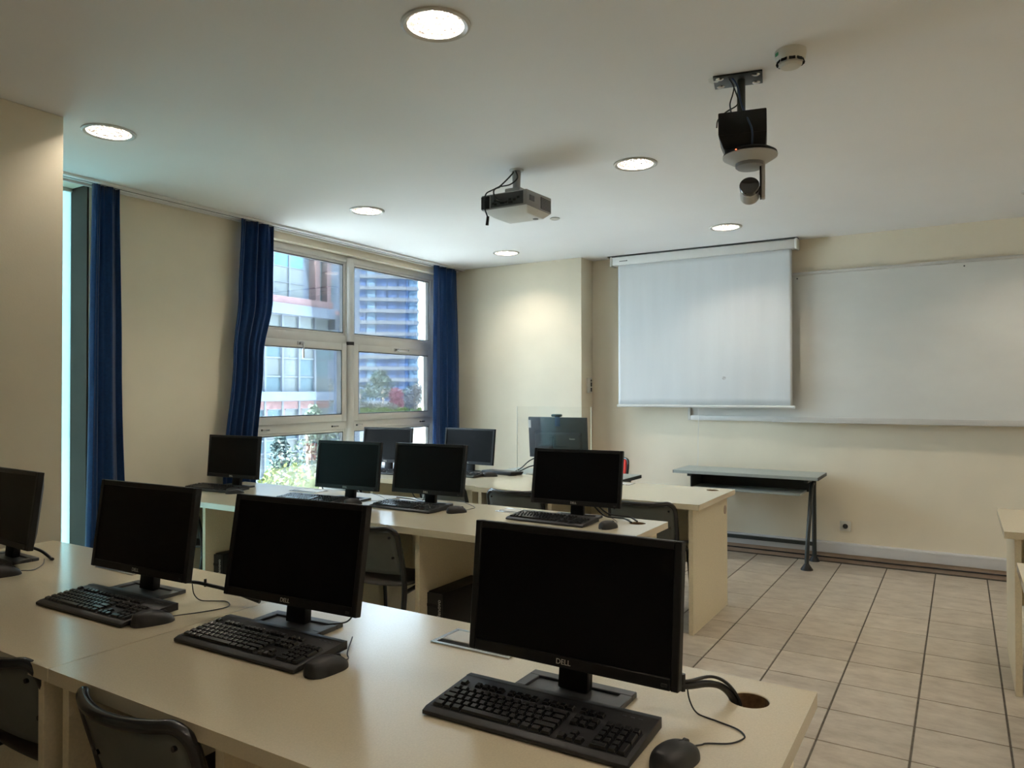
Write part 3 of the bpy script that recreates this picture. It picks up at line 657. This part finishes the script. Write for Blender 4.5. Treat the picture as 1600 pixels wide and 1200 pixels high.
def fab(u, v): return (-2.745+1.555*u, 6.405+.003*math.sin(u*9)*v+.002*math.sin(u*23+1)*v, 2.60-1.335*v)
o = B().grid(fab, 60, 20).build('screen_fabric', M['fabric'], ps, smooth=1.2); q = o.modifiers.new('t', 'SOLIDIFY'); q.thickness = .0012
B().lathe([(.0, 0), (.012, .0005), (.016, .0012)], (0, 0, 0), 16).build('smudge', M['smudge'], ps)
ps.children[-1].location = (-1.755, 6.4015, 1.505); ps.children[-1].rotation_euler = (math.pi/2, 0, 0)
bb = B().cyl((-2.757, 6.405, 1.258), (-1.172, 6.405, 1.258), .012, n=14).build('bottom_bar', M['white'], ps, smooth=.7)
lead(ps, [(-1.985, 6.40, 1.246), (-1.982, 6.402, 1.10), (-1.990, 6.41, .95), (-1.986, 6.40, .82), (-1.996, 6.40, .728)], .0022, 'pull_cord', 'white')
wb = thing('whiteboard', 'wide whiteboard with aluminium frame on the front wall partly behind the screen', 'whiteboard', (0, 0, 0))
B().box(-2.085, 1.60, 6.498, 6.512, 1.16, 2.365).build('board', M['board'], wb)
B().box(-2.095, 1.61, 6.482, 6.519, 2.360, 2.385).build('top_frame', M['alu'], wb, bevel=.004)
B().box(-2.105, -2.080, 6.482, 6.519, 1.135, 2.385).build('side_frame', M['alu'], wb, bevel=.003); B().box(1.590, 1.612, 6.482, 6.519, 1.135, 2.385).build('side_frame', M['alu'], wb, bevel=.003)
tr_ = B().box(-2.105, 1.61, 6.484, 6.519, 1.132, 1.175).build('bottom_frame', M['alu'], wb, bevel=.003)
B().box(-1.36, 1.61, 6.425, 6.486, 1.130, 1.141).build('pen_tray', M['alu'], tr_, bevel=.003); B().box(-1.36, 1.61, 6.425, 6.430, 1.141, 1.150).build('tray_lip', M['alu'], tr_)
for x in (-1.165, .03): B().cyl((x, 6.499, 2.335), (x, 6.494, 2.335), .006, n=8).build('screw', M['base'], wb)
k = thing('wall_socket', 'square white power socket low on the front wall', 'socket', (-.807, YF, .291))
B().box(-.041, .041, -.012, 0, -.041, .041).build('plate', M['offwhite'], k, bevel=.004)
f = B()
for i in range(24):
    pass
f.lathe([(.020, 0), (.0205, .006), (.0245, .006), (.025, 0)], n=24, closed=True); o = f.build('socket_ring', M['offwhite'], k, smooth=.7); o.location = (0, -.012, 0); o.rotation_euler = (math.pi/2, 0, 0)
o = B().lathe([(.0, .0008), (.020, .0008), (.020, 0)], n=24).build('socket_well', M['base'], k); o.location = (0, -.012, 0); o.rotation_euler = (math.pi/2, 0, 0)
for sx in (-1, 1): B().cyl((sx*.0095, -.0136, 0), (sx*.0095, -.012, 0), .003, n=8).build('pin_hole', M['hole'], k)
k = thing('wall_control', 'small white control box with dark buttons on the side of the corner pier', 'control panel', (-3.065, 6.41, 1.45))
B().box(0, .028, -.035, .035, -.072, .072).build('case', M['offwhite'], k, bevel=.004)
for zz, h in ((.045, .010), (.008, .020), (-.042, .018)): B().box(.027, .030, .0, .026, zz-h, zz+h).build('button', M['hole'], k)

# ------------------------------------------------------------------ ceiling things
pj = thing('projector', 'grey ceiling projector hanging on a short pole in mid room', 'projector', (-2.172, 3.60, ZC))
B().lathe([(.0, 0), (.042, 0), (.040, -.006), (.0, -.008)], n=20).build('ceiling_plate', M['projlight'], pj, smooth=.7)
B().cyl((0, 0, -.01), (0, 0, -.115), .026, .021, 16).build('pole', M['projgrey'], pj, smooth=.7)
B().box(-.05, .05, -.05, .05, -.15, -.112).build('swivel', M['projgrey'], pj, bevel=.006)
b = B().hexa([(-.155, -.135, -.245), (.148, -.135, -.245), (.148, .15, -.245), (-.155, .15, -.245)], [(-.155, -.135, -.158), (.148, -.135, -.158), (.148, .15, -.150), (-.155, .15, -.150)]).build('body', M['projgrey'], pj, bevel=.008)
B().hexa([(-.120, -.06, -.273), (.105, -.06, -.273), (.105, .125, -.273), (-.120, .125, -.273)], [(-.153, -.133, -.244), (.146, -.133, -.244), (.146, .148, -.244), (-.153, .148, -.244)]).build('lower_cover', M['projlight'], pj, bevel=.006)
B().box(-.152, -.098, -.1375, -.134, -.238, -.168).build('rear_grille', M['hole'], b)
for i in range(8): B().box(-.150, -.100, -.1395, -.137, -.234+i*.0085, -.2315+i*.0085).build('grille_slat', M['plastic2'], b)
B().box(-.088, .125, -.1375, -.134, -.236, -.166).build('connector_panel', M['base'], b)
for i, (x, zz) in enumerate(((-.07, -.215), (-.05, -.20), (-.055, -.222), (-.03, -.208), (-.01, -.218), (.015, -.215), (.04, -.205), (.045, -.222), (.07, -.21), (.095, -.20))):
    B().box(x-.007-.006*(i % 3 == 1), x+.007+.006*(i % 3 == 1), -.1425, -.137, zz-.006, zz+.006).build('port', M['hole'], b)
B().box(.1465, .1505, .02, .135, -.236, -.172).build('side_grille', M['hole'], b)
for i in range(8): B().box(.1495, .1525, .02, .135, -.233+i*.0085, -.230+i*.0085).build('grille_slat', M['projgrey'], b)
B().box(.1465, .1505, -.105, -.055, -.215, -.185).build('badge', M['base'], b)
B().cyl((.05, .14, -.205), (.05, .165, -.205), .035, n=20).build('lens', M['lens'], b, smooth=.7)
B().lathe([(.0, -.014), (.016, -.014), (.018, 0), (0, 0)], (.075, .09, -.262), 14).build('foot', M['base'], b)
for n_, pts in (('power_cable', [(0, -.02, -.012), (-.03, -.05, -.06), (-.05, -.10, -.11), (-.06, -.145, -.14), (-.05, -.155, -.19), (-.03, -.140, -.212)]), ('video_cable', [(.01, -.025, -.012), (.03, -.04, -.06), (.0, -.07, -.10), (-.045, -.12, -.12), (-.06, -.15, -.15), (-.03, -.158, -.20), (.02, -.14, -.215)]),
    ('signal_cable', [(-.05, -.10, -.115), (-.085, -.13, -.135), (-.115, -.148, -.16), (-.12, -.15, -.23), (-.10, -.15, -.29)])):
    B().tube(spline(pts, 6), .0042, 8).build(n_, M['rubber'], pj, smooth=1.5)
B().cyl((-.098, -.150, -.285), (-.104, -.150, -.335), .008, .009, 10).build('cable_plug', M['rubber'], pj, smooth=.7)

ct = thing('ceiling_camera', 'black and pearl pan-tilt camera hanging from a ceiling bracket', 'camera', (-.766, 3.02, ZC), R(12))
pl = B().box(-.095, .095, -.062, .062, -.008, 0).build('mount_plate', M['steel'], ct, bevel=.002)
for x, y in ((-.07, -.04), (.07, -.04), (-.07, .04), (.07, .04)): B().lathe([(0, -.014), (.010, -.013), (.016, -.009), (.016, -.008)], (x, y, 0), 14).build('screw', M['chrome'], pl, smooth=.7)
B().cyl((.012, 0, -.008), (.012, 0, -.29), .0165, n=14).build('pole', M['steel'], ct, smooth=.7)
B().hexa([(-.055, -.05, -.300), (.105, -.05, -.300), (.105, .075, -.300), (-.055, .075, -.300)], [(-.075, -.065, -.245), (.110, -.065, -.245), (.110, .085, -.245), (-.075, .085, -.245)]).box(-.075, .110, -.065, .085, -.246, -.155).build('junction_box', M['plastic'], ct, bevel=.004)
B().lathe([(.0, -.298), (.085, -.300), (.104, -.312), (.107, -.322)], (.045, 0, 0), 36).build('base_top', M['plastic'], ct, smooth=.7)
B().lathe([(.107, -.322), (.106, -.328), (.070, -.350), (.058, -.352), (.0, -.352)], (.045, 0, 0), 36).build('base_disc', M['ptzwhite'], ct, smooth=.7)
B().lathe([(.057, -.350), (.057, -.366), (.050, -.372), (.0, -.373)], (.045, 0, 0), 32).build('turntable', M['projgrey'], ct, smooth=.7)
ar = B().box(.088, .103, -.024, .024, -.500, -.352).build('arm', M['ptzwhite'], ct, bevel=.006); B().box(.082, .089, -.022, .022, -.498, -.360).build('arm_inner', M['plastic'], ar, bevel=.003)
hd = B().cyl((.043, -.042, -.452), (.043, .035, -.482), .038, n=28).build('head', M['ptzwhite'], ct, bevel=.008, seg=3)
B().cyl((.043, -.0465, -.4503), (.043, -.020, -.4607), .0388, n=28).build('lens_face', M['lens'], hd, bevel=.004)
B().cyl((.078, 0, -.465), (.090, 0, -.465), .018, n=16).build('pivot', M['plastic'], ct, smooth=.7)
B().lathe([(0, -.003), (.003, -.002), (.003, 0)], (-.005, -.098, -.318), 8).build('status_light', M['led'], ct)
B().tube(spline([(-.02, -.03, -.008), (.0, -.045, -.05), (.015, -.03, -.12), (.035, -.060, -.18), (.055, -.072, -.24), (.055, -.070, -.30)], 6), .0042, 7).build('data_cable', M['blue'], ct, smooth=1.5)
B().tube(spline([(-.03, -.02, -.008), (-.01, -.035, -.06), (.0, -.02, -.11), (-.045, -.04, -.145), (-.075, -.06, -.18), (-.080, -.070, -.215)], 6), .0028, 7).build('power_cable', M['rubber'], ct, smooth=1.5)
B().tube(spline([(-.035, -.03, -.006), (-.03, -.05, -.02), (-.015, -.04, -.045), (-.02, -.02, -.07), (-.03, -.03, -.11), (-.025, -.06, -.155)], 6), .0028, 7).build('signal_cable', M['rubber'], ct, smooth=1.5)
B().lathe([(0, -.010), (.030, -.004), (.032, 0)], (-.085, -.02, 0), 14).build('cable_cover', M['offwhite'], ct)

sm = thing('smoke_detector', 'round cream smoke detector on the ceiling beside the hanging camera', 'smoke detector', (-.536, 2.878, ZC))
B().lathe([(.056, 0), (.057, -.012), (.053, -.030), (.046, -.040), (.0, -.040)], n=36).build('base', M['offwhite'], sm, smooth=.6)
B().lathe([(.042, -.040), (.042, -.052), (.034, -.060), (.0, -.062)], n=36).build('dome', M['offwhite'], sm, smooth=.6)
for i in range(10):
    a = 2*math.pi*i/10; o = B().box(-.011, .011, -.002, .002, -.008, .008).build('vent', M['hole'], sm); o.location = (.0462*math.cos(a), .0462*math.sin(a), -.0405); o.rotation_euler = (.35, 0, a-math.pi/2)
o = B().box(-.009, .009, -.001, .001, -.006, .006).build('green_mark', M['green'], sm); o.location = (.0565*math.cos(3.9), .0565*math.sin(3.9), -.018); o.rotation_euler = (0, 0, 3.9+math.pi/2)
tag(B().lathe([(.036, 0), (.037, -.006), (.030, -.009), (.028, -.004), (.0, -.003)], (-2.537, 4.751, ZC), 24).build('ceiling_sensor', M['offwhite'], smooth=.7), 'tiny round sensor on the ceiling behind the projector', 'sensor')
# ------------------------------------------------------------------ outside
M['extglass'] = mat('pale_blue_facade_glass', (0.032, 0.053, 0.067), .12, var=.25, scale=.9, spec=.12)
M['extglass2'] = mat('curtained_facade_glass', (0.048, 0.057, 0.062), .18, var=.22, scale=1.3, stretch=(1, 1, .3), spec=.12)
M['extcyan'] = mat('cyan_facade_glass', (0.03, 0.085, 0.105), .10, var=.25, scale=.8, spec=.12)
M['extframe'] = mat('grey_blue_facade_profile', (0.055, 0.066, 0.085), .5, spec=.12)
M['extslab'] = mat('grey_blue_facade_slab', (0.058, 0.072, 0.1), .6, var=.06, scale=2, spec=.12)
M['brick'] = mat('red_brick_cladding', (0.085, 0.055, 0.06), .85, var=.25, scale=8, spec=.12)
M['towerglass'] = mat('deep_blue_tower_glass', (0.018, 0.034, 0.078), .15, var=.25, scale=.5, spec=.12)
M['towerpale'] = mat('pale_tower_glass', (0.035, 0.062, 0.1), .2, var=.3, scale=.8, spec=.12)
M['towerslab'] = mat('sand_tower_slab', (0.036, 0.043, 0.056), .7, var=.08, scale=.3, spec=.12)
M['paving'] = mat('light_paving', (0.496, 0.500, 0.499), .8, var=.12, scale=.6)
M['leaf'] = mat('yellow_green_leaf', (0.028, 0.039, 0.009), .6, var=.3, scale=2, spec=.12)
M['leafgrey'] = mat('grey_green_leaf', (0.03, 0.045, 0.036), .6, var=.3, scale=2, spec=.12)
M['leafblue'] = mat('blue_green_leaf', (0.016, 0.028, 0.03), .6, var=.3, scale=2, spec=.12)
M['leafpink'] = mat('pink_blossom', (.20, .06, .10), .6, var=.3, scale=4, spec=.12)
M['leafwhite'] = mat('white_blossom', (0.15, 0.14, 0.135), .6, var=.2, scale=4, spec=.12)
M['hedgeleaf'] = mat('bright_hedge_leaf', (.085, .125, .03), .6, var=.3, scale=2, spec=.1)
M['bark'] = mat('grey_bark', (0.120, 0.100, 0.085), .9, var=.3, scale=12)
struct(B().box(-320, 60, -120, 330, -3.4, -3.2).build('ground', M['paving']))
struct(B().box(XO+.02, XR+.2, YB-.2, YF+.25, -3.2, -.25).build('wall_outer', M['wall']))
ob = thing('office_building', 'low glazed office building with blue-grey slabs and brick bands outside the window', 'building', (-20, 0, 0))
B().box(-9, -.25, 2, 19.62, -3.2, 9).build('core', M['extslab'], ob)
B().box(-14, -3.5, 19.62, 25, -3.2, 12).build('rear_wing', M['extslab'], ob)
YM = [12.2+.745*i for i in range(11)]          # mullion lines
def band(name, z0, z1, m, x0=-.25, x1=.05, ya=2.0, yb=19.62): return B().box(x0, x1, ya, yb, z0, z1).build(name, M[m], ob, bevel=.01, seg=1)
band('slab', 4.06, 4.42, 'extslab', x1=.35); band('parapet', 4.42, 4.68, 'brick', x1=.25); band('slab', 1.08, 1.40, 'extslab', x1=.35, yb=19.75); band('brick_band', .80, 1.08, 'brick')
band('brick_band', -.10, .12, 'brick'); band('base_band', -3.2, -2.3, 'brick')
def bay(y0, y1, zs, glassm, fx=.03):
    for a, b in zip(zs[:-1], zs[1:]):
        p = B().box(-.06, -.02, y0+.03, y1-.03, a+.025, b-.025).build('glass_pane', M[random.choice(glassm)], ob)
    for zz in zs: B().box(-.05, fx, y0+.03, y1-.03, zz-.025, zz+.025).build('transom', M['extframe'], ob)
for i in range(10):
    y0, y1 = YM[i], YM[i+1]
    B().box(-.10, .08, y0-.035, y0+.035, -2.3, 4.06).build('mullion', M['extframe'], ob)
    bay(y0, y1, (1.40, 1.92, 2.57, 3.50, 4.06), ('extglass', 'extglass2', 'extglass2'))
    B().box(-.12, .0, y0+.035, y0+.16, .12, .80).build('brick_pier', M['brick'], ob)
    bay(y0+.13, y1, (.12, .80), ('extglass', 'extglass2'))
    bay(y0, y1, (-2.3, -1.5, -.70, -.26, -.10), ('extglass2', 'extglass2', 'extglass'))
YU = [12.3+.70*i for i in range(10)]
for i in range(9):
    y0, y1 = YU[i], YU[i+1]
    B().box(-.30, -.14, y0-.025, y0+.025, 4.68, 9).build('mullion', M['extframe'], ob)
    for k in range(8):
        if k < 6: B().box(-.24, -.20, y0+.03, y1-.03, 4.70+.55*k, 5.22+.55*k).build('glass_pane', M['extcyan' if k > 1 else 'extglass2'], ob)
        B().box(-.25, -.16, y0+.025, y1-.025, 5.22+.55*k, 5.25+.55*k).build('transom', M['extframe'], ob)
B().box(-.4, .1, 18.90, 19.12, 4.42, 9).build('brick_pier', M['brick'], ob); B().box(-.4, .1, 19.46, 19.66, 4.42, 9).build('brick_pier', M['brick'], ob)
for k in range(6): B().box(-.26, -.20, 19.12, 19.46, 4.70+.55*k, 5.22+.55*k).build('glass_pane', M['extcyan'], ob)
B().box(-.3, .3, 19.66, 20.05, 3.7, 4.25).build('balcony_box', M['towerslab'], ob); B().box(-.3, .32, 19.62, 20.07, 4.25, 4.38).build('balcony_cap', M['brick'], ob)
for k in range(5):
    for j in range(2): B().box(-3.5, -3.44, 20.4+j*1.6, 21.7+j*1.6, -1.6+2.2*k, -.3+2.2*k).build('window', M['extglass'], ob)
# curved tower far behind
tw = thing('apartment_tower', 'tall curved tower with blue glass bands and sand slabs beyond the window', 'building', (0, 0, 0))
dv = Vector((-.66, .751, 0)).normalized(); pv = Vector((.751, .66, 0)).normalized(); DT = 180
def tp(s, z, off=0): return dv*(DT+s*s/190+off)+pv*s+Vector((0, 0, z))
def tband(name, s0, s1, z0, z1, m, off, dep=1.0, n=8):
    b = B(); vs = []
    for i in range(n+1):
        s = s0+(s1-s0)*i/n; vs += [tp(s, z0, off), tp(s, z1, off), tp(s, z1, off+dep), tp(s, z0, off+dep)]
    fs = [(4*i+k, 4*i+4+k, 4*i+4+(k+1) % 4, 4*i+(k+1) % 4) for i in range(n) for k in range(4)]+[(3, 2, 1, 0), (4*n, 4*n+1, 4*n+2, 4*n+3)]
    return b.add(vs, fs).build(name, M[m], tw)
FH = 2.78; ZT0 = 1.55
tband('core', -30, 8.0, -3.2, ZT0+FH*13, 'towerslab', 1.4, 12)
for k in range(-1, 13):
    z0 = ZT0+FH*k
    tband('slab_band', -30, 8.2, z0-.45, z0+.42, 'towerslab', -.3, 1.6)
    for a, b, m in ((-30, -19, 'towerglass'), (-18.8, -9.6, 'towerglass'), (-9.4, -4.6, 'towerglass'), (-4.4, -2.3, 'towerpale'), (-2.1, .4, 'towerglass'), (.6, 3.0, 'towerglass'), (3.2, 5.6, 'towerglass'), (5.8, 7.9, 'towerpale')):
        tband('glass_band', a, b, z0+.42, z0+FH-.45, m, .35, .4, 3)
# planting
def leaves(b, c, r, n, size, rnd):
    for _ in range(n):
        while True:
            p = Vector((rnd.uniform(-1, 1), rnd.uniform(-1, 1), rnd.uniform(-1, 1)))
            if .35 < p.length < 1: break
        q = Vector((c[0]+p.x*r[0], c[1]+p.y*r[1], c[2]+p.z*r[2])); a = Vector((rnd.gauss(0, 1), rnd.gauss(0, 1), rnd.gauss(0, 1))).normalized(); d = a.orthogonal().normalized(); s = size*rnd.uniform(.6, 1.3)
        b.add([q-a*s, q+d*s*.45, q+a*s, q-d*s*.45], [(0, 1, 2, 3)])
def plant(name, label, cat, base, lumps, m, n, size, seed, group=None, cone=False):
    rnd = random.Random(seed); t = thing(name, label, cat, base, 0, group); b = B()
    for c, r in lumps: leaves(b, c, r, n, size, rnd)
    b.build('foliage', M[m], t); top = max(c[2] for c, r in lumps)
    s = B().tube([(0, 0, 0), (.05, .02, top*.5), (0, 0, top)], [.09, .06, .03], 7)
    for c, r in lumps: s.tube([(0, 0, top*.45), (c[0]*.5, c[1]*.5, (top*.5+c[2])*.5), c], [.05, .03, .012], 5)
    s.build('stem', M['bark'], t, smooth=1); return t
G = -3.2
plant('leafy_shrub', 'yellow-green leafy shrub outside behind the middle row window monitor', 'shrub', (-12.7, 11.3, G), [((0, 0, 2.45), (.7, .7, .55)), ((.55, .55, 2.2), (.6, .6, .6)), ((-.55, -.55, 2.1), (.6, .6, .5)), ((.1, .1, 1.6), (1.1, 1.1, .6))], 'leaf', 420, .075, 11)
plant('conifer', 'slim blue-green conifer outside in front of the office building', 'tree', (-14.0, 12.15, G), [((0, 0, 2.2), (.36, .36, .7)), ((0, 0, 3.0), (.24, .24, .6)), ((0, 0, 3.55), (.12, .12, .45))], 'leafblue', 420, .06, 12)
plant('leafy_tree', 'thin grey-green leafy tree outside in front of the office building', 'tree', (-13.3, 12.35, G), [((0, 0, 2.9), (.55, .55, .6)), ((.25, .3, 3.35), (.45, .45, .5)), ((.1, .1, 3.9), (.25, .25, .4)), ((-.35, -.3, 2.6), (.5, .5, .5))], 'leafgrey', 330, .06, 13)
# planted terrace in front of the tower
tc = dv*46; te = struct(B().hexa([dv*36-pv*22+Vector((0, 0, G)), dv*36+pv*22+Vector((0, 0, G)), dv*75+pv*22+Vector((0, 0, G)), dv*75-pv*22+Vector((0, 0, G))], [dv*36-pv*22+Vector((0, 0, -.5)), dv*36+pv*22+Vector((0, 0, -.5)), dv*75+pv*22+Vector((0, 0, -.5)), dv*75-pv*22+Vector((0, 0, -.5))]).build('terrace', M['paving']))
rnd = random.Random(5)
for i in range(7):
    c = dv*40+pv*(-3.4+i*1.0)
    plant('hedge_bush', 'clipped bright green hedge bush on the garden terrace in front of the tower', 'hedge', (c.x, c.y, -.5), [((0, 0, .50), (.75, .75, .50)), ((.3, .2, .65), (.5, .5, .40))], 'hedgeleaf', 500, .10, 30+i, 'hedge bushes on the terrace')
for i, (s, w) in enumerate(((-.9, .45), (-.3, .4), (.35, .4), (-1.2, .3))):
    c = dv*41.2+pv*s; plant('flowering_bush', 'low white flowering bush behind the hedge on the garden terrace', 'shrub', (c.x, c.y, -.5), [((0, 0, 1.0), (w, w, .28))], 'leafwhite', 320, .085, 50+i, 'white flowering bushes')
c = dv*42+pv*.62; plant('blossom_tree', 'small pink blossom tree on the garden terrace', 'tree', (c.x, c.y, -.5), [((0, 0, 1.6), (.42, .42, .55)), ((.05, 0, 1.2), (.4, .4, .4))], 'leafpink', 420, .085, 61)
c = dv*42.5+pv*1.62; plant('blossom_tree', 'pale pink-white blossom tree beside the pink one on the terrace', 'tree', (c.x, c.y, -.5), [((0, 0, 1.6), (.6, .6, .55)), ((.2, .1, 1.95), (.4, .4, .4)), ((-.3, 0, 1.3), (.4, .4, .4))], 'leafwhite', 260, .075, 62)
c = dv*60-pv*.2; plant('dark_tree', 'dark blue-green tree at the foot of the tower', 'tree', (c.x, c.y, -.5), [((0, 0, 2.2), (1.2, 1.2, 1.0)), ((-.3, 0, 3.0), (.8, .8, .7))], 'leafblue', 420, .14, 63)
c = dv*61-pv*2.0; plant('dark_tree', 'low dark blue-green tree left of the taller one at the tower foot', 'tree', (c.x, c.y, -.5), [((0, 0, 1.8), (1.3, 1.3, .9)), ((-1.3, 0, 1.6), (1.0, 1.0, .8))], 'leafblue', 420, .14, 64)
c = dv*61+pv*2.6; plant('dark_tree', 'dark blue-green tree behind the pale blossom tree', 'tree', (c.x, c.y, -.5), [((0, 0, 1.7), (1.4, 1.2, .9))], 'leafblue', 420, .14, 65)
c = dv*31-pv*2.55; plant('blossom_tree', 'pale blossom tree beside the corner of the office building', 'tree', (c.x, c.y, G), [((0, 0, 4.8), (.5, .5, .5)), ((.1, .1, 4.3), (.45, .45, .4))], 'leafwhite', 220, .06, 66)
